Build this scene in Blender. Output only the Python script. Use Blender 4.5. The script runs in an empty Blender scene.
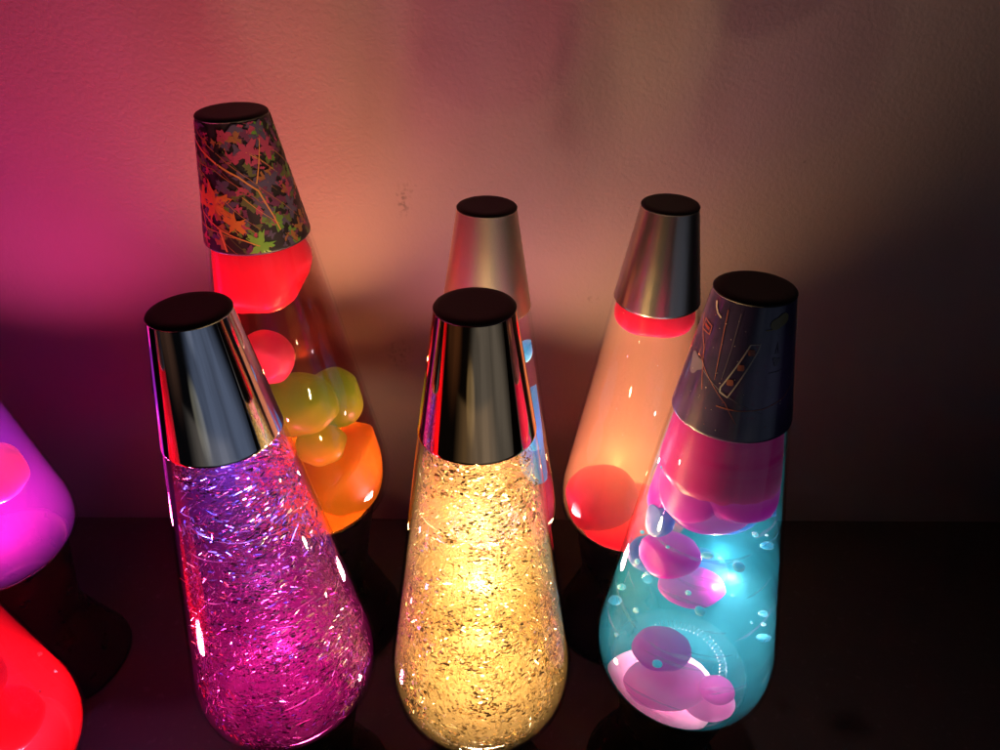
import bpy, bmesh, math, random
from mathutils import Vector, Matrix, noise

random.seed(7)
scene = bpy.context.scene
col = scene.collection
R = math.radians

# ------------------------------------------------------------------ render
scene.render.engine = 'CYCLES'
cy = scene.cycles
cy.use_denoising = True
cy.max_bounces = 10
cy.diffuse_bounces = 3
cy.glossy_bounces = 4
cy.transmission_bounces = 6
cy.transparent_max_bounces = 48
cy.volume_bounces = 2
cy.sample_clamp_indirect = 4.0
cy.caustics_reflective = False
cy.caustics_refractive = False
scene.view_settings.view_transform = 'Standard'
scene.view_settings.look = 'None'
scene.view_settings.exposure = 0.0
scene.view_settings.gamma = 1.0


# ------------------------------------------------------------------ node helpers
def new_mat(name):
    m = bpy.data.materials.new(name)
    m.use_nodes = True
    m.node_tree.nodes.clear()
    nt = m.node_tree
    out = nt.nodes.new('ShaderNodeOutputMaterial')
    return m, nt, out


def N(nt, kind, **kw):
    n = nt.nodes.new(kind)
    for k, v in kw.items():
        if k in n.inputs.keys():
            n.inputs[k].default_value = v
        else:
            setattr(n, k, v)
    return n


def c4(c):
    return (c[0], c[1], c[2], 1.0)


def principled(name, color, rough=.5, metal=0., spec=.5, bump=None, rough_noise=None, color_noise=None, coat=0.):
    m, nt, out = new_mat(name)
    b = N(nt, 'ShaderNodeBsdfPrincipled')
    b.inputs['Base Color'].default_value = c4(color)
    b.inputs['Roughness'].default_value = rough
    b.inputs['Metallic'].default_value = metal
    b.inputs['Specular IOR Level'].default_value = spec
    b.inputs['Coat Weight'].default_value = coat
    b.inputs['Coat Roughness'].default_value = .06
    nt.links.new(b.outputs[0], out.inputs[0])
    tc = N(nt, 'ShaderNodeTexCoord')
    if bump:
        scale, strength, dist, stretch = bump
        mp = N(nt, 'ShaderNodeMapping')
        mp.inputs['Scale'].default_value = stretch
        nt.links.new(tc.outputs['Object'], mp.inputs[0])
        tx = N(nt, 'ShaderNodeTexNoise')
        tx.inputs['Scale'].default_value = scale
        tx.inputs['Detail'].default_value = 4
        nt.links.new(mp.outputs[0], tx.inputs['Vector'])
        bp = N(nt, 'ShaderNodeBump')
        bp.inputs['Strength'].default_value = strength
        bp.inputs['Distance'].default_value = dist
        nt.links.new(tx.outputs['Fac'], bp.inputs['Height'])
        nt.links.new(bp.outputs[0], b.inputs['Normal'])
    if rough_noise:
        scale, lo, hi = rough_noise
        tx = N(nt, 'ShaderNodeTexNoise')
        tx.inputs['Scale'].default_value = scale
        tx.inputs['Detail'].default_value = 5
        nt.links.new(tc.outputs['Object'], tx.inputs['Vector'])
        mr = N(nt, 'ShaderNodeMapRange')
        mr.inputs['From Min'].default_value = .35
        mr.inputs['From Max'].default_value = .68
        mr.inputs['To Min'].default_value = lo
        mr.inputs['To Max'].default_value = hi
        nt.links.new(tx.outputs['Fac'], mr.inputs['Value'])
        nt.links.new(mr.outputs[0], b.inputs['Roughness'])
    if color_noise:
        scale, c2, lo, hi = color_noise
        tx = N(nt, 'ShaderNodeTexNoise')
        tx.inputs['Scale'].default_value = scale
        tx.inputs['Detail'].default_value = 6
        nt.links.new(tc.outputs['Object'], tx.inputs['Vector'])
        mr = N(nt, 'ShaderNodeMapRange')
        mr.inputs['From Min'].default_value = lo
        mr.inputs['From Max'].default_value = hi
        nt.links.new(tx.outputs['Fac'], mr.inputs['Value'])
        mx = N(nt, 'ShaderNodeMix')
        mx.data_type = 'RGBA'
        mx.inputs[6].default_value = c4(color)
        mx.inputs[7].default_value = c4(c2)
        nt.links.new(mr.outputs[0], mx.inputs[0])
        nt.links.new(mx.outputs[2], b.inputs['Base Color'])
    return m


def glass_mat():
    """clear globe glass: fresnel reflection over a see-through sheet"""
    m, nt, out = new_mat('globe_glass')
    fr = N(nt, 'ShaderNodeFresnel')
    fr.inputs['IOR'].default_value = 1.5
    geo = N(nt, 'ShaderNodeNewGeometry')
    inv = N(nt, 'ShaderNodeMath', operation='SUBTRACT')
    inv.inputs[0].default_value = 1
    nt.links.new(geo.outputs['Backfacing'], inv.inputs[1])
    mul = N(nt, 'ShaderNodeMath', operation='MULTIPLY')
    nt.links.new(fr.outputs[0], mul.inputs[0])
    nt.links.new(inv.outputs[0], mul.inputs[1])
    tr = N(nt, 'ShaderNodeBsdfTransparent')
    gl = N(nt, 'ShaderNodeBsdfGlossy')
    gl.inputs['Roughness'].default_value = .015
    mx = N(nt, 'ShaderNodeMixShader')
    nt.links.new(mul.outputs[0], mx.inputs[0])
    nt.links.new(tr.outputs[0], mx.inputs[1])
    nt.links.new(gl.outputs[0], mx.inputs[2])
    nt.links.new(mx.outputs[0], out.inputs[0])
    return m


def liquid_mat(name, scatter, density, absorb, absorb_density, glow=None, glow_strength=0., cloud=None, aniso=0.):
    m, nt, out = new_mat(name)
    tr = N(nt, 'ShaderNodeBsdfTransparent')
    nt.links.new(tr.outputs[0], out.inputs['Surface'])
    sc = N(nt, 'ShaderNodeVolumeScatter')
    sc.inputs['Color'].default_value = c4(scatter)
    sc.inputs['Density'].default_value = density
    sc.inputs['Anisotropy'].default_value = aniso
    ab = N(nt, 'ShaderNodeVolumeAbsorption')
    ab.inputs['Color'].default_value = c4(absorb)
    ab.inputs['Density'].default_value = absorb_density
    ad = N(nt, 'ShaderNodeAddShader')
    nt.links.new(sc.outputs[0], ad.inputs[0])
    nt.links.new(ab.outputs[0], ad.inputs[1])
    last = ad
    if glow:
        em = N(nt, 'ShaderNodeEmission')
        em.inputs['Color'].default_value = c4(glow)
        em.inputs['Strength'].default_value = glow_strength  # emission stands in for bulb light scattered in the liquid
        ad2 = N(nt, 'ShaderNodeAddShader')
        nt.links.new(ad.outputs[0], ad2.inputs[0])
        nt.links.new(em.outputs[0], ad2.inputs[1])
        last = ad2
    if cloud:
        tc = N(nt, 'ShaderNodeTexCoord')
        mp = N(nt, 'ShaderNodeMapping')
        mp.inputs['Scale'].default_value = cloud[0]
        mp.inputs['Rotation'].default_value = (.12, .10, 0)
        nt.links.new(tc.outputs['Object'], mp.inputs[0])
        tx = N(nt, 'ShaderNodeTexNoise')
        tx.inputs['Scale'].default_value = 1
        tx.inputs['Detail'].default_value = 2
        tx.inputs['Distortion'].default_value = .6
        nt.links.new(mp.outputs[0], tx.inputs['Vector'])
        mr = N(nt, 'ShaderNodeMapRange')
        mr.inputs['From Min'].default_value = .38
        mr.inputs['From Max'].default_value = .62
        mr.inputs['To Min'].default_value = density * cloud[1]
        mr.inputs['To Max'].default_value = density * cloud[2]
        nt.links.new(tx.outputs['Fac'], mr.inputs['Value'])
        nt.links.new(mr.outputs[0], sc.inputs['Density'])
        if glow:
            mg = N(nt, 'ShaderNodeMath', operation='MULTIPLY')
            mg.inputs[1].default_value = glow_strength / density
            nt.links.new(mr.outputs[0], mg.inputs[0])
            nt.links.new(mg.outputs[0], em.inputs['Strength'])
        m.cycles.volume_step_rate = .35
    nt.links.new(last.outputs[0], out.inputs['Volume'])
    return m


def wax_mat(name, color, glow=.12, radius=.03, rough=.35):
    m, nt, out = new_mat(name)
    b = N(nt, 'ShaderNodeBsdfPrincipled')
    b.inputs['Base Color'].default_value = c4(color)
    b.inputs['Roughness'].default_value = rough
    b.inputs['Specular IOR Level'].default_value = .15
    b.inputs['Subsurface Weight'].default_value = 1.0
    b.inputs['Subsurface Radius'].default_value = (1, 1, 1)
    b.inputs['Subsurface Scale'].default_value = radius
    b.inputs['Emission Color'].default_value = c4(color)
    b.inputs['Emission Strength'].default_value = glow  # emission stands in for bulb light passing through the wax
    nt.links.new(b.outputs[0], out.inputs[0])
    return m


def emit_mat(name, color, strength):
    m, nt, out = new_mat(name)
    e = N(nt, 'ShaderNodeEmission')
    e.inputs['Color'].default_value = c4(color)
    e.inputs['Strength'].default_value = strength
    nt.links.new(e.outputs[0], out.inputs[0])
    return m


# ------------------------------------------------------------------ mesh helpers
def link_bm(name, bm, mats, parent=None, smooth=True):
    me = bpy.data.meshes.new(name)
    bm.to_mesh(me)
    bm.free()
    for m in (mats if isinstance(mats, (list, tuple)) else [mats]):
        me.materials.append(m)
    if smooth:
        for p in me.polygons:
            p.use_smooth = True
    o = bpy.data.objects.new(name, me)
    col.objects.link(o)
    if parent:
        o.parent = parent
    return o


def lathe(bm, prof, seg=96, mat=0, close=False):
    """prof: list of (r, z); r == 0 makes a pole"""
    rings = []
    for r, z in prof:
        if r < 1e-7:
            rings.append([bm.verts.new((0, 0, z))])
        else:
            rings.append([bm.verts.new((r * math.cos(2 * math.pi * i / seg), r * math.sin(2 * math.pi * i / seg), z)) for i in range(seg)])
    for a, b in zip(rings, rings[1:]):
        for i in range(seg):
            j = (i + 1) % seg
            if len(a) == 1 and len(b) == 1:
                continue
            if len(a) == 1:
                f = bm.faces.new((a[0], b[j], b[i]))
            elif len(b) == 1:
                f = bm.faces.new((a[i], a[j], b[0]))
            else:
                f = bm.faces.new((a[i], a[j], b[j], b[i]))
            f.material_index = mat
    bmesh.ops.recalc_face_normals(bm, faces=bm.faces)


# ------------------------------------------------------------------ lamp shape (metres, unscaled, foot at z = 0)
Z_TOP, Z_CAP, Z_MAX, Z_SEAT = .3529, .2957, .1473, .1250
R_TOP, R_CAP, R_MAX, R_SEAT = .0149, .02423, .0470, .03736


def cone_r(z):
    if z > Z_CAP:
        return R_TOP + (Z_TOP - z) / (Z_TOP - Z_CAP) * (R_CAP - R_TOP)
    return R_CAP + (Z_CAP - z) / (Z_CAP - Z_MAX) * (R_MAX - R_CAP)


LOW = [(.1473, .0470), (.1430, .04715), (.1380, .0470), (.1330, .0466), (.1290, .0456), (.1257, .0440), (.1232, .0418), (.1213, .0385), (.1204, .0340), (.1200, .0260)]


def globe_r(z):
    if z >= Z_MAX:
        if z > Z_CAP:
            return R_CAP - (z - Z_CAP) * .163 - .0012
        return cone_r(z) - (.0002 if z > .29 else 0)
    for (z0, r0), (z1, r1) in zip(LOW, LOW[1:]):
        if z <= z0 and z >= z1:
            t = (z0 - z) / (z0 - z1)
            return r0 + (r1 - r0) * t
    return .026 if z < .1225 else .047


def globe_profile(inset=0., top=.318):
    pr = [(0, .1199 + inset)]
    for z, r in reversed(LOW):
        pr.append((r - inset, z + inset * .8))
    n = 16
    for i in range(1, n + 1):
        z = Z_MAX + (Z_CAP - Z_MAX) * i / n
        pr.append((globe_r(z) - inset, z))
    pr.append((globe_r(top) - inset, top))
    pr.append((0, top + .0005))
    return pr


GLASS = glass_mat()
BLACK_TOP = principled('cap_top_black', (.016, .012, .011), .55, 0, .4, bump=(900, .12, .0004, (1, 1, 1)))
BASE_MAT = principled('base_black_metal', (.018, .016, .016), .34, 0, .5, rough_noise=(60, .25, .42))
SEAL_MAT = principled('bulb_socket_ceramic', (.25, .23, .2), .6)


def build_lamp(name, label, cat, group, k, seat, tilt, cap_mats, liquid, cap_bm_extra=None, bulb=None, top_mat=None, liquid_label=None):
    root = bpy.data.objects.new(name, None)
    root.empty_display_size = .05
    col.objects.link(root)
    root.location = (seat[0], seat[1], 0)
    root.scale = (k, k, k)
    root['label'] = label
    root['category'] = cat
    if group:
        root['group'] = group
    tx, ty = tilt
    a = Vector((tx, ty, 1)).normalized()
    rot = Vector((0, 0, 1)).rotation_difference(a).to_matrix().to_4x4()
    S = Matrix.Translation((0, 0, Z_SEAT))
    seat_m = S @ rot @ S.inverted()

    def put(o):
        o.parent = root
        o.matrix_local = seat_m
        return o
    # base: hourglass with an open cup on top
    bm = bmesh.new()
    lathe(bm, [(0, .0005), (.0425, .0005), (.0440, .0018), (.0440, .0040), (.0425, .0075), (.0345, .030), (.0285, .047), (.0262, .056), (.0260, .060), (.0266, .065), (.0300, .085), (.0345, .108),
               (.0366, .1170), (.0372, .1188), (.0374, .1199), (.0370, .1206), (.0362, .1204), (.0352, .1190), (.0335, .110), (.0285, .094), (.0250, .082), (.0220, .0805), (0, .080)])
    base = link_bm('base', bm, BASE_MAT, root)
    # globe
    bm = bmesh.new()
    lathe(bm, globe_profile(0, .318), 128)
    globe = put(link_bm('globe', bm, GLASS))
    bm = bmesh.new()
    lathe(bm, globe_profile(.0014, .313), 96)
    liq = put(link_bm('liquid', bm, liquid))
    # cap
    bm = bmesh.new()
    lathe(bm, [(R_CAP - .0010, Z_CAP + .0004), (R_CAP - .0003, Z_CAP), (R_CAP + .0002, Z_CAP + .0006)] +
          [(R_CAP + .0003 + (R_TOP - R_CAP) * t, Z_CAP + .0006 + (Z_TOP - .0016 - Z_CAP) * t) for t in [.004, .02] + [i / 12 for i in range(1, 12)] + [.985, .997, 1]] +
          [(R_TOP - .0003, Z_TOP - .0014), (R_TOP - .0022, Z_TOP - .0012), (0, Z_TOP - .0012)])
    # inner wall of the cap
    lathe(bm, [(R_CAP - .0010, Z_CAP + .0004), (R_TOP - .0008, Z_TOP - .004), (0, Z_TOP - .004)])
    if cap_bm_extra:
        cap_bm_extra(bm)
    cap = put(link_bm('cap', bm, cap_mats))
    bm = bmesh.new()
    lathe(bm, [(0, Z_TOP - .0010), (R_TOP - .0004, Z_TOP - .0019), (R_TOP + .0005, Z_TOP - .0017), (R_TOP + .0006, Z_TOP - .0012), (R_TOP + .0002, Z_TOP - .0007), (R_TOP - .0006, Z_TOP - .0003), (R_TOP - .0018, Z_TOP), (R_TOP - .004, Z_TOP - .0001), (0, Z_TOP - .0001)])
    disc = link_bm('cap_top', bm, top_mat or BLACK_TOP, cap)
    # bulb in the cup of the base
    if bulb:
        bm = bmesh.new()
        lathe(bm, [(0, .0801), (.0110, .0801), (.0112, .0808), (.0100, .0814), (.0060, .0817), (0, .0818)], 40)
        link_bm('bulb_socket', bm, SEAL_MAT, root)
    return root, put


def light(root, z, color, power, kind='POINT', radius=.012, angle=165, xy=(0, 0)):  # makes the base bulbs and the unseen fill lights added inside the globes
    down = kind == 'DOWN'
    kind = 'SPOT' if down else kind
    ld = bpy.data.lights.new('bulb_or_fill_light', kind)
    ld.color = color
    ld.energy = power
    ld.shadow_soft_size = radius
    if kind == 'SPOT':
        ld.spot_size = R(angle)
        ld.spot_blend = 1.0
    o = bpy.data.objects.new('bulb_or_fill_light', ld)
    col.objects.link(o)
    o.parent = root
    o.location = (xy[0], xy[1], z)
    if kind == 'SPOT' and not down:
        o.rotation_euler = (math.pi, 0, 0)
    return o


def wax(put, center, radii, mat, seed=0, lump=.10, freq=1.6, zmin=.1218, zmax=.312, label=None, name='wax_blob', sub=4, inset=.0019):
    bm = bmesh.new()
    bmesh.ops.create_icosphere(bm, subdivisions=sub, radius=1)
    c = Vector(center)
    off = Vector((seed * 3.7, seed * 1.3, seed * 7.1))
    if not isinstance(radii, (tuple, list)):
        radii = (radii,) * 3
    for v in bm.verts:
        d = v.co.normalized()
        s = 1 + lump * noise.noise(d * freq + off) * 2
        p = c + Vector((d.x * radii[0] * s, d.y * radii[1] * s, d.z * radii[2] * s))
        p.z = max(zmin, min(zmax, p.z))
        rr = math.hypot(p.x, p.y)
        lim = globe_r(p.z) - inset - (seed % 8) * .0004      # no two lumps share a surface
        if rr > lim:
            p.x *= lim / rr
            p.y *= lim / rr
        v.co = p
    o = put(link_bm(name, bm, mat))
    if label:
        o['label'] = label
    return o


def flakes(put, n, mats, weights, lmin, lmax, wmin, wmax, seed, swirl=.5, outer=.6, dark_band=None):
    rnd = random.Random(seed)
    verts, faces, mi = [], [], []
    while len(faces) < n:
        z = rnd.uniform(.1220, .1250) if len(faces) < n * .10 else rnd.uniform(.1235, .309)  # a floor layer of flakes is added to hide the bulb light
        lim = globe_r(z) - .0030
        if rnd.random() > (lim / .045) ** 1.2:
            continue
        u = rnd.random()
        rr = lim * (rnd.uniform(.86, 1.0) if rnd.random() < outer else math.sqrt(u) * .9)
        th = rnd.uniform(0, 2 * math.pi)
        # flake density varies in sheets, imitating bands bent by the glass
        q = noise.noise(Vector((math.cos(th) * 1.1, math.sin(th) * 1.1, z * 95 + .7 * math.sin(th * 2 + seed))))
        if rnd.random() > .55 + q * 2.0:
            continue
        p = Vector((rr * math.cos(th), rr * math.sin(th), z))
        tang = Vector((-math.sin(th), math.cos(th), 0))
        slope = .22 * math.sin(th * 2 + z * 60) + rnd.gauss(0, .30) * swirl
        long_ax = (tang + Vector((0, 0, slope)) + Vector((math.cos(th), math.sin(th), 0)) * rnd.gauss(0, .35)).normalized()
        nrm = Vector((rnd.gauss(0, 1), rnd.gauss(0, 1), rnd.gauss(0, 1))) + Vector((math.cos(th), math.sin(th), 0)) * .6
        short = long_ax.cross(nrm.normalized())
        if short.length < .05:
            continue
        short.normalize()
        L = rnd.uniform(lmin, lmax) * (.6 + .8 * rnd.random() ** 2) / 2
        W = rnd.uniform(wmin, wmax) / 2
        if rnd.random() < .10:      # drawn-out streaks where the glass stretches the view
            L *= 2.2
            W *= .5
        i = len(verts)
        verts += [p - long_ax * L, p - short * W, p + long_ax * L, p + short * W] if rnd.random() < .5 else [p - long_ax * L - short * W * .7, p + long_ax * L - short * W, p + long_ax * L * .9 + short * W, p - long_ax * L + short * W * .8]
        faces.append((i, i + 1, i + 2, i + 3))
        k = rnd.choices(range(len(mats)), weights)[0]
        band = math.sin(z * 2 * math.pi / .0145 + 1.1 * math.sin(th + seed) + 2.2 * noise.noise(Vector((math.cos(th), math.sin(th), z * 30))))  # flake colour sorted into bright and dark bands, standing in for refracted light
        if band < -.25 and rnd.random() < .62:
            k = len(mats) - 1
        elif band > .45 and k == len(mats) - 1 and rnd.random() < .8:
            k = 0
        if dark_band and abs(z + .004 * math.sin(th * 2) - dark_band[1]) < dark_band[2] and rnd.random() < .75:  # dark ring seen through the glass, imitated by flake colour
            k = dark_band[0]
        mi.append(k)
    me = bpy.data.meshes.new('glitter')
    me.from_pydata([v[:] for v in verts], [], faces)
    for m in mats:
        me.materials.append(m)
    me.polygons.foreach_set('material_index', mi)
    o = bpy.data.objects.new('glitter', me)
    col.objects.link(o)
    o['kind'] = 'stuff'
    return put(o)


def film_mat(name, color, cover):
    m, nt, out = new_mat(name)
    tr = N(nt, 'ShaderNodeBsdfTransparent')
    df = N(nt, 'ShaderNodeBsdfDiffuse')
    df.inputs['Color'].default_value = c4(color)
    tl = N(nt, 'ShaderNodeBsdfTranslucent')
    tl.inputs['Color'].default_value = c4(color)
    m1 = N(nt, 'ShaderNodeMixShader')
    m1.inputs[0].default_value = .6
    nt.links.new(df.outputs[0], m1.inputs[1])
    nt.links.new(tl.outputs[0], m1.inputs[2])
    m2 = N(nt, 'ShaderNodeMixShader')
    m2.inputs[0].default_value = cover
    nt.links.new(tr.outputs[0], m2.inputs[1])
    nt.links.new(m1.outputs[0], m2.inputs[2])
    nt.links.new(m2.outputs[0], out.inputs[0])
    return m


def films(put, name, n, seed, zlo, zhi, llo, lhi, hlo, hhi, mats, depth=(.0020, .0036), wave=.10):
    """thin wavy streaks drifting just inside the glass: long across, narrow in height"""
    rnd = random.Random(seed)
    verts, faces, mi = [], [], []
    for f in range(n):
        z0 = rnd.uniform(zlo, zhi)
        th0 = rnd.uniform(-math.pi, math.pi)
        L, H = rnd.uniform(llo, lhi), rnd.uniform(hlo, hhi)
        ph, am, sl = rnd.uniform(0, 6), rnd.uniform(.3, 1) * wave, rnd.gauss(0, .12)
        dp = rnd.uniform(*depth)
        m = max(6, int(L / .0011))
        base = len(verts)
        for i in range(m + 1):
            u = i / m * 2 - 1
            zc = z0 + L * (sl * u / 2 + am * math.sin(ph + u * 3.3) * .5)
            hh = H / 2 * max(.02, (1 - u * u) ** .6) * (1 + .3 * math.sin(ph * 3 + u * 5))
            for sgn in (1, -1):
                z = min(zhi + .004, max(zlo - .004, zc + sgn * hh))
                rr = globe_r(z) - dp
                th = th0 + u * L / 2 / globe_r(z0)
                verts.append((rr * math.cos(th), rr * math.sin(th), z))
        k = rnd.randrange(len(mats))
        for i in range(m):
            a = base + 2 * i
            faces.append((a, a + 1, a + 3, a + 2))
            mi.append(k)
    me = bpy.data.meshes.new(name)
    me.from_pydata(verts, [], faces)
    for m in mats:
        me.materials.append(m)
    me.polygons.foreach_set('material_index', mi)
    o = bpy.data.objects.new(name, me)
    col.objects.link(o)
    o['kind'] = 'stuff'
    return put(o)


# ------------------------------------------------------------------ printed decoration on the cone of a cap
def cone_pt(th, z, off):
    r = cone_r(z) + .0004 + off
    return Vector((r * math.cos(th), r * math.sin(th), z))


class Printer:
    def __init__(self, bm):
        self.bm = bm
        self.n = 0

    def off(self):
        self.n += 1
        return .00002 + self.n * .00000022

    def star(self, th, z, rad, rot, mat, pts=28):
        """a star-shaped patch: rad(phi) in metres"""
        off = self.off()
        rc = cone_r(z)
        rings = []
        for q in (.34, .67, 1.):
            ring = []
            for i in range(pts):
                ph = 2 * math.pi * i / pts
                rr = rad(ph) * q
                x, y = rr * math.cos(ph + rot), rr * math.sin(ph + rot)
                zz = min(Z_TOP - .0019, max(Z_CAP + .0012, z + y))
                ring.append(self.bm.verts.new(cone_pt(th + x / rc, zz, off)))
            rings.append(ring)
        c = self.bm.verts.new(cone_pt(th, min(Z_TOP - .0019, max(Z_CAP + .0012, z)), off))
        for i in range(pts):
            j = (i + 1) % pts
            self.bm.faces.new((c, rings[0][i], rings[0][j])).material_index = mat
            for a, b in zip(rings, rings[1:]):
                self.bm.faces.new((a[i], b[i], b[j], a[j])).material_index = mat

    def strip(self, pts, w, mat, taper=1.0, closed=False):
        """pts: (theta degrees, z); a thin line on the cone"""
        off = self.off()
        P = []
        seq = list(pts) + ([pts[0]] if closed else [])
        for (t0, z0), (t1, z1) in zip(seq, seq[1:]):
            m = max(2, int(math.hypot(R(t1 - t0) * .02, z1 - z0) / .0012))
            for i in range(m):
                f = i / m
                P.append((R(t0 + (t1 - t0) * f), z0 + (z1 - z0) * f))
        P.append((R(seq[-1][0]), seq[-1][1]))
        prev = None
        for i, (t, z) in enumerate(P):
            a = P[max(0, i - 1)]
            b = P[min(len(P) - 1, i + 1)]
            dx, dz = (b[0] - a[0]) * cone_r(z), b[1] - a[1]
            l = math.hypot(dx, dz) or 1
            nx, nz = -dz / l, dx / l
            ww = w / 2 * (1 + (taper - 1) * i / len(P))
            zz = lambda q: min(Z_TOP - .0019, max(Z_CAP + .0012, q))
            cur = (self.bm.verts.new(cone_pt(t + nx * ww / cone_r(z), zz(z + nz * ww), off)),
                   self.bm.verts.new(cone_pt(t - nx * ww / cone_r(z), zz(z - nz * ww), off)))
            if prev:
                self.bm.faces.new((prev[0], prev[1], cur[1], cur[0])).material_index = mat
            prev = cur


def camo_print(bm):
    pr = Printer(bm)
    rnd = random.Random(21)

    def rough_patch(s, lobes, amp):
        ph0 = rnd.uniform(0, 6)
        k2 = rnd.randint(5, 9)
        return lambda ph: s * (1 + amp * math.sin(lobes * ph + ph0) + amp * .6 * math.sin(k2 * ph + 2 * ph0))
    # tangle of fallen leaves, all the way round
    for i in range(620):
        th = rnd.uniform(0, 2 * math.pi)
        z = rnd.uniform(Z_CAP + .001, Z_TOP - .0025)
        pr.star(th, z, rough_patch(rnd.uniform(.0008, .0027), rnd.randint(2, 4), .45), rnd.uniform(0, 6), rnd.choice([1, 1, 2, 2, 3, 3, 4, 4, 5, 6, 9]), 20)
    for i in range(90):      # thin stalks
        th, z = rnd.uniform(-180, 180), rnd.uniform(Z_CAP + .003, Z_TOP - .006)
        a = rnd.uniform(-.7, .7)
        l = rnd.uniform(10, 42)
        pr.strip([(th, z), (th + l * .5, z - l * .00018 + a * .004), (th + l, z - l * .00036 + a * .005)], rnd.uniform(.00018, .0004), rnd.choice([7, 7, 6, 4, 2, 9]), .4)

    def maple(s):
        def f(ph):
            a = ph - math.pi / 2
            v = .42 + .58 * abs(math.cos(a * 2.5)) ** 1.6
            if abs(((ph + math.pi / 2 + math.pi) % (2 * math.pi)) - math.pi) < .5:
                v *= .6
            return s * v * (1 + .16 * math.sin(17 * ph) + .14 * math.sin(2 * ph + 300 * s) + .08 * math.sin(9 * ph))
        return f
    for th, z, s, rot, m in [(-116, .3178, .0094, .2, 8), (-135, .3200, .0050, 1.2, 8), (-68, .3005, .0066, 2.2, 10), (-60, .3395, .0058, .6, 4), (-30, .3400, .0050, 1.8, 4), (-104, .3385, .0046, 1., 9), (-40, .3260, .0052, .3, 3),
                             (-92, .3105, .0052, 2.5, 8), (-20, .3130, .0050, 1.5, 3), (30, .3200, .0085, .4, 8), (80, .3080, .0070, 1.4, 10), (130, .3250, .0085, .1, 8), (170, .3060, .007, 2., 4), (60, .3370, .005, 1., 4)]:
        pr.star(R(th), z, maple(s), rot, m, 44)
    # long twigs
    pr.strip([(-150, .3440), (-115, .3375), (-78, .3300), (-58, .3235), (-48, .3120), (-44, .3050)], .0009, 7, .6)
    pr.strip([(-145, .3490), (-100, .3390), (-66, .3290), (-30, .3150), (-15, .3080)], .00045, 6, .5)
    pr.strip([(-150, .3350), (-110, .3330), (-72, .3240), (-60, .3195)], .00045, 6, .5)
    pr.strip([(-58, .3265), (-48, .3350), (-38, .3440)], .0006, 7, .5)
    pr.strip([(-140, .3130), (-110, .3070), (-85, .3030), (-70, .3000)], .0007, 7, .6)
    pr.strip([(-150, .3070), (-118, .3060), (-95, .3040)], .0004, 7, .5)
    pr.strip([(-112, .3070), (-106, .2975)], .0011, 7, .8)
    for t in (20, 95, 160):
        pr.strip([(t, .344), (t + 30, .334), (t + 55, .320), (t + 66, .305)], .0009, 7, .6)


def space_print(bm):
    pr = Printer(bm)
    rnd = random.Random(5)
    # slanted capsule outline with three blocks in it
    pr.strip([(-103.5, .3368), (-92.5, .3372), (-93.5, .3352), (-117.0, .3146), (-125.5, .3160), (-126, .3178)], .00052, 1, 1, True)
    for t, z in ((-101, .3338), (-109.5, .3274), (-117.5, .3208)):
        pr.star(R(t), z, lambda ph: .00135 * (1 + .12 * math.cos(4 * ph)), .9, 2, 20)
    # small outlined box near the left edge
    pr.strip([(-174, .3402), (-157, .3392), (-157, .3358), (-174, .3360)], .00045, 2, 1, True)
    pr.strip([(-171, .3382), (-160, .3376)], .0011, 4, 1)
    # pale arc under the top
    pr.strip([(-163, .3490), (-160, .3470), (-154, .3450), (-147, .3440)], .0009, 3, .6)
    # long sweeping lines
    pr.strip([(-126, .3100), (-105, .3098), (-80, .3108), (-55, .3135), (-38, .3175)], .0005, 2, .5)
    pr.strip([(-150, .3215), (-128, .3170), (-105, .3128), (-80, .3085)], .0003, 5, .7)
    pr.strip([(-160, .3260), (-140, .3195), (-118, .3120), (-104, .3040)], .00025, 2, .7)
    pr.strip([(-140, .3480), (-137, .3350), (-134, .3200)], .00035, 2, .6)
    pr.strip([(-122, .3480), (-124, .3330), (-127, .3210)], .00025, 5, .6)
    # a small ship on the dark side and a yellow-green scribble under the top
    pr.strip([(-72, .3330), (-70, .3375), (-68, .3330)], .00035, 5, .7)
    pr.star(R(-70), .3300, lambda ph: .0016 * (1 + .3 * math.cos(3 * ph)), .3, 5, 24)
    pr.strip([(-78, .3255), (-62, .3258)], .0004, 5, .5)
    pr.star(R(-70), .3455, lambda ph: .0030 * (1 + .35 * math.cos(2 * ph)), .5, 6, 24)
    pr.strip([(-88, .3425), (-72, .3430), (-60, .3445)], .0004, 6, .5)
    for t0 in (30, 110, 175):
        pr.strip([(t0, .341), (t0 + 26, .330), (t0 + 40, .314)], .0005, 2, .5)
        pr.star(R(t0 + 20), .322, lambda ph: .004 * (1 + .25 * math.cos(3 * ph)), .3, 5, 24)
    for i in range(150):     # stars
        pr.star(rnd.uniform(0, 6.28), rnd.uniform(Z_CAP + .003, Z_TOP - .006), lambda ph, s=rnd.uniform(.00010, .00026): s, 0, rnd.choice([1, 2, 3, 5, 5]), 6)


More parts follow.
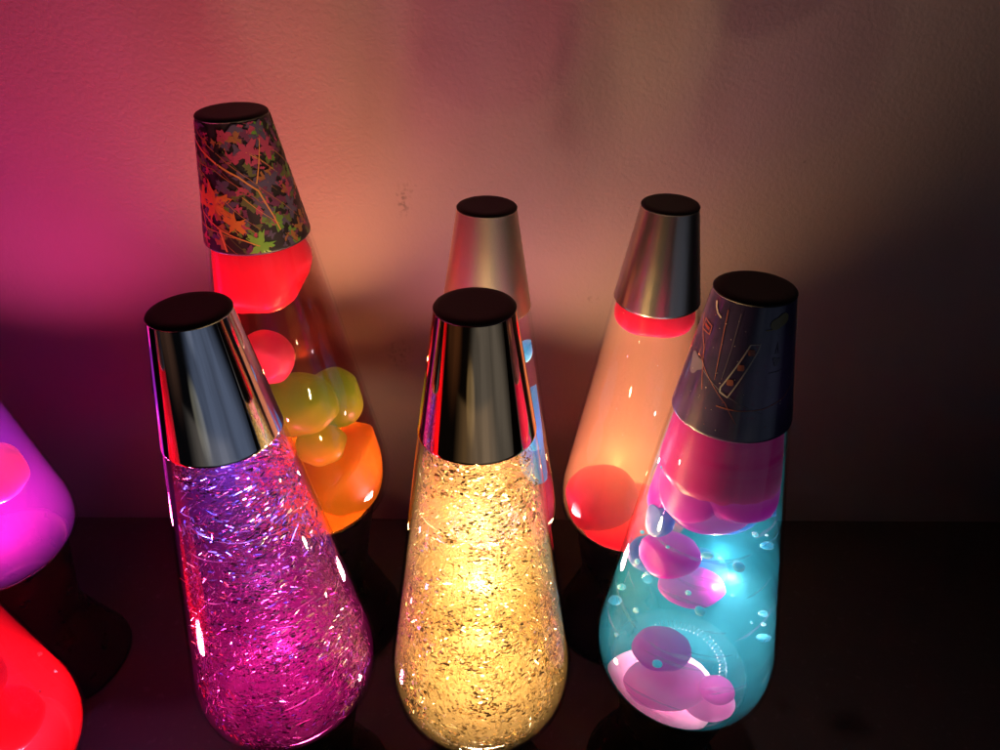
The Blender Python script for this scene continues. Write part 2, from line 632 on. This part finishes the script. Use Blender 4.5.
# ------------------------------------------------------------------ the eight lamps
chrome = principled('chrome', (.74, .77, .84), .06, 1., .5, rough_noise=(40, .03, .08))
chrome_warm = principled('chrome_warm_reflection', (.92, .60, .30), .05, 1., .5, rough_noise=(40, .03, .10))  # chrome tinted warm in place of warm reflections
brushed_dark = principled('brushed_gunmetal', (.46, .41, .36), .28, 1., .5, bump=(220, .22, .0004, (1, 1, .04)))
brushed_sand = principled('sandblasted_silver', (.66, .58, .50), .40, 1., .5, bump=(1500, .35, .0004, (1, 1, 1)))
camo_base = principled('camo_ground', (.020, .016, .020), .42)
camo = [camo_base,
        principled('camo_plum', (.13, .03, .09), .42), principled('camo_olive', (.10, .12, .04), .42), principled('camo_slate', (.085, .065, .13), .42),
        principled('camo_magenta', (.38, .05, .12), .42), principled('camo_moss', (.11, .24, .04), .42), principled('camo_brown', (.30, .12, .045), .42),
        principled('camo_twig', (.60, .26, .07), .42), principled('camo_orange', (.55, .19, .04), .42), principled('camo_black', (.010, .009, .011), .42), principled('camo_leaf_green', (.17, .42, .05), .42)]
navy = principled('space_navy', (.050, .035, .110), .30, 0, .5, color_noise=(38, (.16, .07, .24), .42, .72), coat=.6)
space = [navy, principled('space_pale_line', (.62, .58, .56), .4), principled('space_rust', (.46, .14, .10), .4), principled('space_white', (.8, .72, .6), .4),
         principled('space_red', (.42, .06, .05), .4), principled('space_grey', (.20, .17, .24), .4), principled('space_olive', (.24, .20, .08), .4)]

L = {'P': (.9806, (-.1111, .2169), (-.0078, .0128)), 'G': (.9860, (-.0089, .2162), (-.0017, .0205)), 'B': (.9910, (.1000, .2280), (-.0188, .0230)),
     'C': (1.0988, (-.1262, .3460), (-.0053, -.0308)), 'S': (.9787, (-.0088, .3293), (.0083, .0013)), 'R': (.9708, (.0879, .3460), (-.0041, -.0199)),
     'K': (.9991, (-.3222, .3072), (0, 0)), 'E': (.9991, (-.2473, .1699), (0, 0))}
GW = 'wax lava lamps on the black table'
GG = 'glitter lamps on the black table'

# purple glitter lamp, front left
liq = liquid_mat('liquid_violet', (.60, .16, .62), 2.6, (.55, .12, .50), 22)
root, put = build_lamp('glitter_lamp', 'purple and magenta glitter lamp with a mirror chrome cap, in front of the camouflage-capped lamp', 'glitter lamp', GG, *L['P'], [chrome], liq, bulb=True)
silver = principled('flake_silver', (.85, .82, .86), .30, 1.)
pinkf = principled('flake_pink', (.85, .45, .75), .30, 1.)
bluef = principled('flake_blue', (.40, .42, .95), .30, 1.)
darkf = principled('flake_dark', (.03, .02, .03), .4, .5)
flakes(put, 14000, [silver, pinkf, bluef, darkf], [6, 3, 2, 4], .0010, .0036, .0004, .0009, 3)
films(put, 'swirl_lines', 70, 33, .128, .300, .005, .026, .00020, .0007, [film_mat('swirl_pink', (1, .5, .8), .5), film_mat('swirl_dark', (.10, .01, .06), .6), film_mat('swirl_pale', (1, .85, 1), .55)], wave=.035)  # pale and dark strips imitate streaks stretched by the glass
light(root, .084, (1, .06, .30), 6.0, 'SPOT', .005, 115)
light(root, .148, (1, .18, .46), .90, 'SPOT', .0015)  # unseen fill lights added above the bulb to light the flakes
light(root, .200, (.95, .30, .66), .32, 'SPOT', .0015)
light(root, .290, (.18, .20, 1), .60, 'DOWN', .0015, 150)  # blue light added under the cap, tints the upper flakes

# gold glitter lamp, front middle
liq = liquid_mat('liquid_gold', (1, .82, .42), 3.6, (1, .80, .38), 14)
root, put = build_lamp('glitter_lamp', 'brightly lit gold glitter lamp with a mirror chrome cap, in front of the silver-capped lamp', 'glitter lamp', GG, *L['G'], [chrome_warm], liq, top_mat=principled('cap_top_black_lit', (.075, .042, .030), .5, 0, .4, bump=(900, .12, .0004, (1, 1, 1))), bulb=True)  # black disc given a brown colour for the lamp light on it
goldf = principled('flake_gold', (.95, .78, .45), .30, 1.)
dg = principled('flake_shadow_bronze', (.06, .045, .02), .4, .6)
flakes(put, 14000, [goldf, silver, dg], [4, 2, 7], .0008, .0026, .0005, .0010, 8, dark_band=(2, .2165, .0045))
films(put, 'swirl_lines', 60, 31, .130, .300, .005, .026, .00020, .0007, [film_mat('swirl_gold', (1, .85, .5), .5), film_mat('swirl_bronze', (.16, .11, .04), .55), film_mat('swirl_white', (1, .95, .8), .55)], wave=.035)  # added strips, light and dark, for streaks refracted by the globe
light(root, .084, (1, .66, .36), 6.0, 'SPOT', .005, 115)
light(root, .160, (1, .84, .46), .26, 'SPOT', .0015)  # added fill above the bulb, evens out the glitter's brightness
light(root, .198, (1, .86, .54), 1.3, 'SPOT', .004)  # added light whose hot core imitates the refracted bulb
light(root, .240, (1, .84, .46), .40, 'SPOT', .0015)
light(root, .290, (1, .84, .46), .26, 'DOWN', .0015, 150)

# cyan lamp with pink wax, front right
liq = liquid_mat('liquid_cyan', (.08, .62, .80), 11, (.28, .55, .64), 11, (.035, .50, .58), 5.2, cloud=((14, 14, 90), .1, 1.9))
root, put = build_lamp('lava_lamp', 'cyan lava lamp with magenta wax and dark printed cap', 'lava lamp', GW, *L['B'], space, liq, space_print, bulb=True)
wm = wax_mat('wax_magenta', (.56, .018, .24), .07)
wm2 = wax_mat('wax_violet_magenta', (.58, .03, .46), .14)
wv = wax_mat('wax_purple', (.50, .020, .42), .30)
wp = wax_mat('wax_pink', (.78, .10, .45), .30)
wax(put, (.0020, -.002, .2870), (.040, .040, .0300), wm, 1, .03)
wax(put, (.0070, -.0100, .2700), (.0230, .0220, .0240), wm2, 2, .03)
wax(put, (-.0160, -.0120, .2610), (.0150, .0150, .0140), wm2, 3, .03)
wax(put, (-.0260, .0020, .2520), (.0110, .0120, .0130), wv, 12, .03)
wax(put, (-.0030, -.0060, .2460), (.0200, .0160, .0100), wv, 13, .03)
wax(put, (-.0195, -.0110, .2200), (.0150, .0120, .0095), wv, 4, .035)
wax(put, (-.0048, -.0080, .1940), (.0160, .0120, .0070), wv, 5, .035)
wax(put, (-.0163, -.0150, .1550), (.0150, .0120, .0090), wv, 6, .035)
wax(put, (-.0127, -.0205, .1335), (.0220, .0150, .0090), wp, 7, .03)
wax(put, (.0108, -.0285, .1400), (.0090, .0080, .0045), wp, 8, .03)
wax(put, (.0087, -.0270, .1280), (.0140, .0110, .0055), wp, 9, .03)
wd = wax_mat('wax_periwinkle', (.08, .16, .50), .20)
for q, (cx_, cy_, cz_, ra, rz) in enumerate([(.0120, .0080, .2300, .0150, .0100), (-.0230, .0060, .2020, .0120, .0085), (-.0270, -.0080, .2390, .0085, .0080), (.0040, .0120, .1850, .0160, .0070), (.0230, -.0060, .2480, .0090, .0060)]):
    wax(put, (cx_, cy_, cz_), (ra, ra * .85, rz), wd, 41 + q, .04)
wax(put, (-.0150, -.0180, .1245), (.0310, .0260, .0050), wax_mat('wax_pale_pink', (.88, .26, .52)), 10, .03)
bm = bmesh.new()                     # coiled wire ring on the floor of the globe
ncoil, turns = 900, 62
ring_prev = None
first = None
for i in range(ncoil):
    ph = 2 * math.pi * i / ncoil
    a = ph * turns
    cpt = Vector((math.cos(ph) * (.0235 + .0019 * math.cos(a)), math.sin(ph) * (.0235 + .0019 * math.cos(a)), .1240 + .0019 * math.sin(a)))
    u1 = Vector((math.cos(ph) * math.cos(a), math.sin(ph) * math.cos(a), math.sin(a)))
    u2 = Vector((-math.sin(ph), math.cos(ph), 0))
    cur = [bm.verts.new(cpt + (u1 * math.cos(q) + u2 * math.sin(q)) * .00032) for q in (0, 1.571, 3.142, 4.712)]
    if ring_prev:
        for k in range(4):
            bm.faces.new((ring_prev[k], ring_prev[(k + 1) % 4], cur[(k + 1) % 4], cur[k]))
    else:
        first = cur
    ring_prev = cur
put(link_bm('heating_coil', bm, principled('coil_steel', (.20, .24, .25), .35, 1.)))
films(put, 'ripple_film', 60, 12, .136, .255, .008, .045, .0007, .0026, [film_mat('film_pale_aqua', (.45, .95, 1), .20), film_mat('film_aqua', (.20, .75, .90), .28), film_mat('film_lilac', (.60, .55, .95), .20)], wave=.05)  # pale strips added inside the glass to imitate ripples in the liquid
bub = wax_mat('bubble_pale_blue', (.08, .46, .66), .35, .01, .3)
rb = random.Random(11)
for i in range(56):
    z = rb.uniform(.145, .285)
    th = rb.uniform(-math.pi, math.pi)
    rr = (globe_r(z) - .0045) * rb.uniform(.9, 1)
    s = rb.uniform(.0006, .0019) * (1.4 if rb.random() < .2 else 1)
    wax(put, (rr * math.cos(th), rr * math.sin(th), z), (s * rb.uniform(1, 2.0), s * rb.uniform(1, 1.5), s * .75), bub, i + 20, .04, name='wax_droplet', sub=2)
light(root, .084, (1, .70, .74), 1.6, 'SPOT', .004, 105)
light(root, .205, (1, .88, .95), .26, 'DOWN', .0015, 150, xy=(.012, -.008))  # unseen lights added in the liquid to brighten the wax
light(root, .200, (.80, .92, 1), .14, 'SPOT', .0015, xy=(.010, .006))
light(root, .236, (1, .7, .9), .16, 'SPOT', .0015, xy=(0, .010))

# camouflage lamp, back left
liq = liquid_mat('liquid_clear_red', (.7, .20, .14), 1.0, (.42, .05, .03), 32)
root, put = build_lamp('lava_lamp', 'tallest lava lamp, red and orange wax, camouflage leaf print cap', 'lava lamp', GW, *L['C'], camo, liq, camo_print, bulb=True)
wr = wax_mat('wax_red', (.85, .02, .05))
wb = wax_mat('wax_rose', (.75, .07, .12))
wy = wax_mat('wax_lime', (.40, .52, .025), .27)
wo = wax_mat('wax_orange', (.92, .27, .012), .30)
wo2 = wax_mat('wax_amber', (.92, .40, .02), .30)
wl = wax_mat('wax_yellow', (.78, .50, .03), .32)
wax(put, (-.0040, -.0050, .2870), (.0270, .026, .0300), wr, 1, .06, label='glowing red wax under the cap')
wax(put, (-.0021, -.0205, .2381), (.0140, .0120, .0145), wb, 2, .04)
wax(put, (.0060, -.0100, .2000), (.0210, .0180, .0170), wy, 3, .05, label='lime green wax')
wax(put, (.0215, .0060, .1925), (.0155, .0165, .0185), wy, 4, .03, label='lime green wax')
wax(put, (.0150, -.0150, .1760), (.0140, .0140, .0110), wl, 7, .05, label='yellow wax')
wax(put, (.0240, -.0040, .1480), (.0330, .0330, .0240), wo, 5, .04, label='orange wax')
wax(put, (-.0080, -.0020, .1330), (.0480, .0480, .0290), wo2, 6, .04, label='amber wax pool')
light(root, .096, (1, .40, .12), 8.0, 'SPOT', .014, 115)
light(root, .160, (1, .48, .18), 3.3, 'SPOT', .006, 122, xy=(-.002, .030))  # added behind the wax to throw orange onto the wall
light(root, .215, (1, .36, .12), .60, 'SPOT', .0015, xy=(.004, .012))
light(root, .182, (1, .80, .40), .80, 'DOWN', .0015, 150, xy=(.006, .020))  # unseen fill added to brighten the lime and orange wax
light(root, .168, (1, .90, .50), .50, 'SPOT', .0015, 150, xy=(.004, .016))

# silver capped lamp, back middle
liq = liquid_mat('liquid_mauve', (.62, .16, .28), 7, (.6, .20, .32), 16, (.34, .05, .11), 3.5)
root, put = build_lamp('lava_lamp', 'mauve lava lamp with blue wax and sandblasted silver cap, behind the gold glitter lamp', 'lava lamp', GW, *L['S'], [brushed_sand], liq, bulb=True)
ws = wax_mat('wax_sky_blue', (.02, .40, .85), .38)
wax(put, (.0250, -.0070, .2700), (.0090, .012, .0040), ws, 1, .05)
wax(put, (.0310, -.0080, .2230), (.0130, .016, .0220), ws, 2, .06)
wax(put, (.0340, -.0060, .1880), (.0120, .013, .0160), ws, 3, .06)
wax(put, (-.0150, .0050, .2200), (.0140, .014, .0200), ws, 4, .06)
wax(put, (-.0020, .0000, .1300), (.0240, .024, .0080), wax_mat('wax_dusk_blue', (.10, .12, .30)), 5, .06)
light(root, .096, (1, .32, .34), 8.0, 'SPOT', .016, 115)
light(root, .190, (.85, .60, .85), .5, 'SPOT', .0015)  # unseen fill added so the blue wax shows

# gunmetal capped orange lamp, back right
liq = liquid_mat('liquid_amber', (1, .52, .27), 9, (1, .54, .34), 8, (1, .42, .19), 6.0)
root, put = build_lamp('lava_lamp', 'amber orange lava lamp with red wax and a brushed gunmetal cap, behind the cyan lamp', 'lava lamp', GW, *L['R'], [brushed_dark], liq, bulb=True)
wr2 = wax_mat('wax_scarlet', (.82, .015, .07))
wax(put, (-.0005, -.0040, .2960), (.0290, .028, .0180), wr2, 1, .03)
wax(put, (-.0190, -.0080, .1420), (.0250, .026, .0230), wr2, 2, .05)
wax(put, (.0020, -.0150, .1310), (.0360, .0300, .0160), wr2, 3, .05)
light(root, .094, (1, .54, .25), 5.6, 'SPOT', .016, 112)
light(root, .140, (1, .54, .24), .18, 'SPOT', .004, 125, xy=(-.004, .028))  # added behind the wax to warm the wall

# violet lamp cut by the left edge
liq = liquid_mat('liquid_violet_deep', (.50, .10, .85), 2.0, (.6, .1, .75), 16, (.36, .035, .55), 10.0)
root, put = build_lamp('lava_lamp', 'violet lava lamp with a pink wax ball, at the left edge', 'lava lamp', GW, *L['K'], [brushed_sand], liq, bulb=True)
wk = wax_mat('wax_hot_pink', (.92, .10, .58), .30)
wax(put, (.0220, -.0040, .1900), (.0190, .019, .0190), wk, 1, .04)
wax(put, (-.0050, .0000, .2700), (.0200, .020, .0250), wk, 2, .05)
light(root, .102, (1, .08, .22), 11.0, 'SPOT', .018, 125)
light(root, .160, (.55, .12, 1), .5, 'SPOT', .004, 150, xy=(-.020, .020))  # added for a violet glow on the left of the wall
light(root, .222, (1, .5, .8), .30, 'DOWN', .0015, 130, xy=(.012, -.020))  # unseen fill added over the pink ball

# red lamp, lower left corner
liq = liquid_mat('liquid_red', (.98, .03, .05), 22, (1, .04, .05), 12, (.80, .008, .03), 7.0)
root, put = build_lamp('lava_lamp', 'bright red lava lamp with red liquid and red wax, in the lower left corner', 'lava lamp', GW, *L['E'], [brushed_dark], liq, bulb=True)
wax(put, (.0120, .0060, .1850), (.0150, .016, .0200), wr, 1, .04)
wax(put, (.0140, .0060, .1500), (.0180, .017, .0160), wr, 2, .04)
wax(put, (0, 0, .2650), (.0220, .022, .0300), wr, 3, .07)
re = random.Random(4)
bubr = wax_mat('droplet_light_red', (.95, .16, .14), 0, .01, .2)
for i in range(22):
    z = re.uniform(.15, .24)
    th = re.uniform(-math.pi, math.pi)
    rr = (globe_r(z) - .0042)
    s = re.uniform(.0007, .0018)
    wax(put, (rr * math.cos(th), rr * math.sin(th), z), (s * 1.2, s, s), bubr, i + 70, .1, name='wax_droplet', sub=2)
light(root, .102, (1, .05, .09), 12.0, 'SPOT', .014, 125)
light(root, .140, (1, .04, .08), .8, 'SPOT', .0015)  # extra unseen light added inside the red liquid

# ------------------------------------------------------------------ table and wall
WALL_Y = .455
bm = bmesh.new()
bmesh.ops.create_cube(bm, size=1)
bmesh.ops.scale(bm, vec=(3.2, WALL_Y + .05, .035), verts=bm.verts)
bmesh.ops.translate(bm, vec=(0, (WALL_Y - .05) / 2, -.0175), verts=bm.verts)
bmesh.ops.bevel(bm, geom=[e for e in bm.edges], offset=.002, segments=2, affect='EDGES')
table = link_bm('table_top', bm, principled('table_black_laminate', (.062, .050, .047), .46, 0, .5, rough_noise=(26, .44, .52), color_noise=(160, (.10, .085, .08), .60, .78), bump=(420, .05, .0006, (1, 1, 1))), smooth=False)
table['kind'] = 'structure'


def wall_mat():
    m, nt, out = new_mat('wall_plaster')
    b = N(nt, 'ShaderNodeBsdfPrincipled')
    b.inputs['Roughness'].default_value = .62
    b.inputs['Specular IOR Level'].default_value = .25
    nt.links.new(b.outputs[0], out.inputs[0])
    tc = N(nt, 'ShaderNodeTexCoord')
    # paint with slight unevenness
    n1 = N(nt, 'ShaderNodeTexNoise')
    n1.inputs['Scale'].default_value = 9
    n1.inputs['Detail'].default_value = 5
    nt.links.new(tc.outputs['Object'], n1.inputs['Vector'])
    mx = N(nt, 'ShaderNodeMix')
    mx.data_type = 'RGBA'
    mx.inputs[6].default_value = (.235, .188, .190, 1)
    mx.inputs[7].default_value = (.275, .222, .222, 1)
    nt.links.new(n1.outputs['Fac'], mx.inputs[0])
    # a few grey scuffs
    prev = mx.outputs[2]
    for (x, z, rx, rz) in [(-.067, .302, .007, .014), (-.060, .312, .004, .006), (.069, .228, .006, .004), (-.078, .178, .012, .016), (.200, .330, .004, .003)]:
        mp = N(nt, 'ShaderNodeMapping')
        mp.vector_type = 'POINT'
        mp.inputs['Location'].default_value = (-x / rx, 0, -z / rz)
        mp.inputs['Scale'].default_value = (1 / rx, 0, 1 / rz)
        nt.links.new(tc.outputs['Object'], mp.inputs[0])
        ln = N(nt, 'ShaderNodeVectorMath', operation='LENGTH')
        nt.links.new(mp.outputs[0], ln.inputs[0])
        r1 = N(nt, 'ShaderNodeMapRange')
        r1.inputs['From Min'].default_value = .2
        r1.inputs['From Max'].default_value = 1.0
        r1.inputs['To Min'].default_value = 1
        r1.inputs['To Max'].default_value = 0
        nt.links.new(ln.outputs['Value'], r1.inputs['Value'])
        n2 = N(nt, 'ShaderNodeTexNoise')
        n2.inputs['Scale'].default_value = 330
        n2.inputs['Detail'].default_value = 3
        nt.links.new(tc.outputs['Object'], n2.inputs['Vector'])
        r2 = N(nt, 'ShaderNodeMapRange')
        r2.inputs['From Min'].default_value = .50
        r2.inputs['From Max'].default_value = .64
        nt.links.new(n2.outputs['Fac'], r2.inputs['Value'])
        mu = N(nt, 'ShaderNodeMath', operation='MULTIPLY')
        nt.links.new(r1.outputs[0], mu.inputs[0])
        nt.links.new(r2.outputs[0], mu.inputs[1])
        mu2 = N(nt, 'ShaderNodeMath', operation='MULTIPLY')
        nt.links.new(mu.outputs[0], mu2.inputs[0])
        mu2.inputs[1].default_value = .6
        m2 = N(nt, 'ShaderNodeMix')
        m2.data_type = 'RGBA'
        nt.links.new(mu2.outputs[0], m2.inputs[0])
        nt.links.new(prev, m2.inputs[6])
        m2.inputs[7].default_value = (.07, .065, .065, 1)
        prev = m2.outputs[2]
    nt.links.new(prev, b.inputs['Base Color'])
    # orange-peel roller texture
    n3 = N(nt, 'ShaderNodeTexNoise')
    n3.inputs['Scale'].default_value = 420
    n3.inputs['Detail'].default_value = 3
    nt.links.new(tc.outputs['Object'], n3.inputs['Vector'])
    n4 = N(nt, 'ShaderNodeTexNoise')
    n4.inputs['Scale'].default_value = 45
    n4.inputs['Detail'].default_value = 4
    nt.links.new(tc.outputs['Object'], n4.inputs['Vector'])
    ma = N(nt, 'ShaderNodeMath', operation='MULTIPLY_ADD')
    nt.links.new(n4.outputs['Fac'], ma.inputs[0])
    ma.inputs[1].default_value = .35
    nt.links.new(n3.outputs['Fac'], ma.inputs[2])
    bp = N(nt, 'ShaderNodeBump')
    bp.inputs['Strength'].default_value = .28
    bp.inputs['Distance'].default_value = .0010
    nt.links.new(ma.outputs[0], bp.inputs['Height'])
    nt.links.new(bp.outputs[0], b.inputs['Normal'])
    return m


bm = bmesh.new()
bmesh.ops.create_cube(bm, size=1)
bmesh.ops.scale(bm, vec=(3.2, .06, 2.2), verts=bm.verts)
bmesh.ops.translate(bm, vec=(0, WALL_Y + .0305, .5), verts=bm.verts)
wall = link_bm('wall', bm, wall_mat(), smooth=False)
wall['kind'] = 'structure'

# ------------------------------------------------------------------ dim room around, with glows added for the caps to mirror
w = bpy.data.worlds.new('World')
scene.world = w
w.use_nodes = True
nt = w.node_tree
nt.nodes.clear()
out = N(nt, 'ShaderNodeOutputWorld')
bg = N(nt, 'ShaderNodeBackground')
bg.inputs['Strength'].default_value = 1.0
nt.links.new(bg.outputs[0], out.inputs[0])
tc = N(nt, 'ShaderNodeTexCoord')

tn = N(nt, 'ShaderNodeTexNoise')
tn.inputs['Scale'].default_value = 4
tn.inputs['Detail'].default_value = 5
nt.links.new(tc.outputs['Generated'], tn.inputs['Vector'])
room = N(nt, 'ShaderNodeMapRange')
room.inputs['From Min'].default_value = .36
room.inputs['From Max'].default_value = .66
room.inputs['To Min'].default_value = .65
room.inputs['To Max'].default_value = 1.15
nt.links.new(tn.outputs['Fac'], room.inputs['Value'])

fl = N(nt, 'ShaderNodeVectorMath', operation='MULTIPLY')
fl.inputs[1].default_value = (1, 1, 3)
nt.links.new(tc.outputs['Generated'], fl.inputs[0])
flat = N(nt, 'ShaderNodeVectorMath', operation='NORMALIZE')
nt.links.new(fl.outputs[0], flat.inputs[0])


def glow(direction, lo, hi, color, prev):
    d = Vector((direction[0], direction[1], direction[2] * 3)).normalized()
    dt = N(nt, 'ShaderNodeVectorMath', operation='DOT_PRODUCT')
    nt.links.new(flat.outputs[0], dt.inputs[0])
    dt.inputs[1].default_value = d
    mr = N(nt, 'ShaderNodeMapRange')
    mr.interpolation_type = 'SMOOTHSTEP'
    mr.inputs['From Min'].default_value = lo
    mr.inputs['From Max'].default_value = hi
    nt.links.new(dt.outputs['Value'], mr.inputs['Value'])
    mx = N(nt, 'ShaderNodeMix')
    mx.data_type = 'RGBA'
    mx.blend_type = 'ADD'
    nt.links.new(mr.outputs[0], mx.inputs[0])
    if prev is None:
        mx.inputs[6].default_value = (.0022, .0020, .0024, 1)
    else:
        nt.links.new(prev, mx.inputs[6])
    mx.inputs[7].default_value = c4(color)
    mw = N(nt, 'ShaderNodeMath', operation='MULTIPLY')
    nt.links.new(mr.outputs[0], mw.inputs[0])
    nt.links.new(room.outputs[0], mw.inputs[1])
    nt.links.new(mw.outputs[0], mx.inputs[0])
    return mx.outputs[2]


pv = glow((.52, -.84, -.24), .76, .975, (.095, .115, .165), None)     # far end of the room: bluish glow added for the caps
pv = glow((.15, -.96, -.10), .985, .998, (.060, .062, .070), pv)
pv = glow((-.16, -.95, -.25), .990, .998, (.13, .115, .075), pv)      # pale stripe added as a reflection for the gold lamp's cap
pv = glow((-.75, -.60, -.15), .93, .99, (.05, .022, .012), pv)
# pale band added below eye level, only straight ahead, for the gold cap's reflection
sx = N(nt, 'ShaderNodeSeparateXYZ')
nt.links.new(tc.outputs['Generated'], sx.inputs[0])
zs = N(nt, 'ShaderNodeMapRange')
zs.inputs['From Min'].default_value = -.262
zs.inputs['From Max'].default_value = -.270
nt.links.new(sx.outputs['Z'], zs.inputs['Value'])
zl = N(nt, 'ShaderNodeMapRange')
zl.inputs['From Min'].default_value = -.50
zl.inputs['From Max'].default_value = -.42
nt.links.new(sx.outputs['Z'], zl.inputs['Value'])
xs = N(nt, 'ShaderNodeMath', operation='ABSOLUTE')
nt.links.new(sx.outputs['X'], xs.inputs[0])
xm = N(nt, 'ShaderNodeMapRange')
xm.inputs['From Min'].default_value = .62
xm.inputs['From Max'].default_value = .34
nt.links.new(xs.outputs[0], xm.inputs['Value'])
ys = N(nt, 'ShaderNodeMath', operation='LESS_THAN')
ys.inputs[1].default_value = 0
nt.links.new(sx.outputs['Y'], ys.inputs[0])
acc = None
for q in (zs, zl, xm, ys, room):
    if acc is None:
        acc = q
        continue
    mu = N(nt, 'ShaderNodeMath', operation='MULTIPLY')
    nt.links.new(acc.outputs[0], mu.inputs[0])
    nt.links.new(q.outputs[0], mu.inputs[1])
    acc = mu
fx = N(nt, 'ShaderNodeMix')
fx.data_type = 'RGBA'
fx.blend_type = 'ADD'
nt.links.new(acc.outputs[0], fx.inputs[0])
nt.links.new(pv, fx.inputs[6])
fx.inputs[7].default_value = (.085, .070, .055, 1)
pv = fx.outputs[2]
nt.links.new(pv, bg.inputs['Color'])

# ------------------------------------------------------------------ camera
cd = bpy.data.cameras.new('camera')
cd.sensor_width = 36
cd.lens = 36 * .6873
cd.clip_start = .01
cd.clip_end = 50
cam = bpy.data.objects.new('camera', cd)
col.objects.link(cam)
cam.matrix_world = Matrix.Translation((0, 0, .465)) @ Matrix.Rotation(R(90 - 33.879), 4, 'X') @ Matrix.Rotation(R(.305), 4, 'Z')
scene.camera = cam
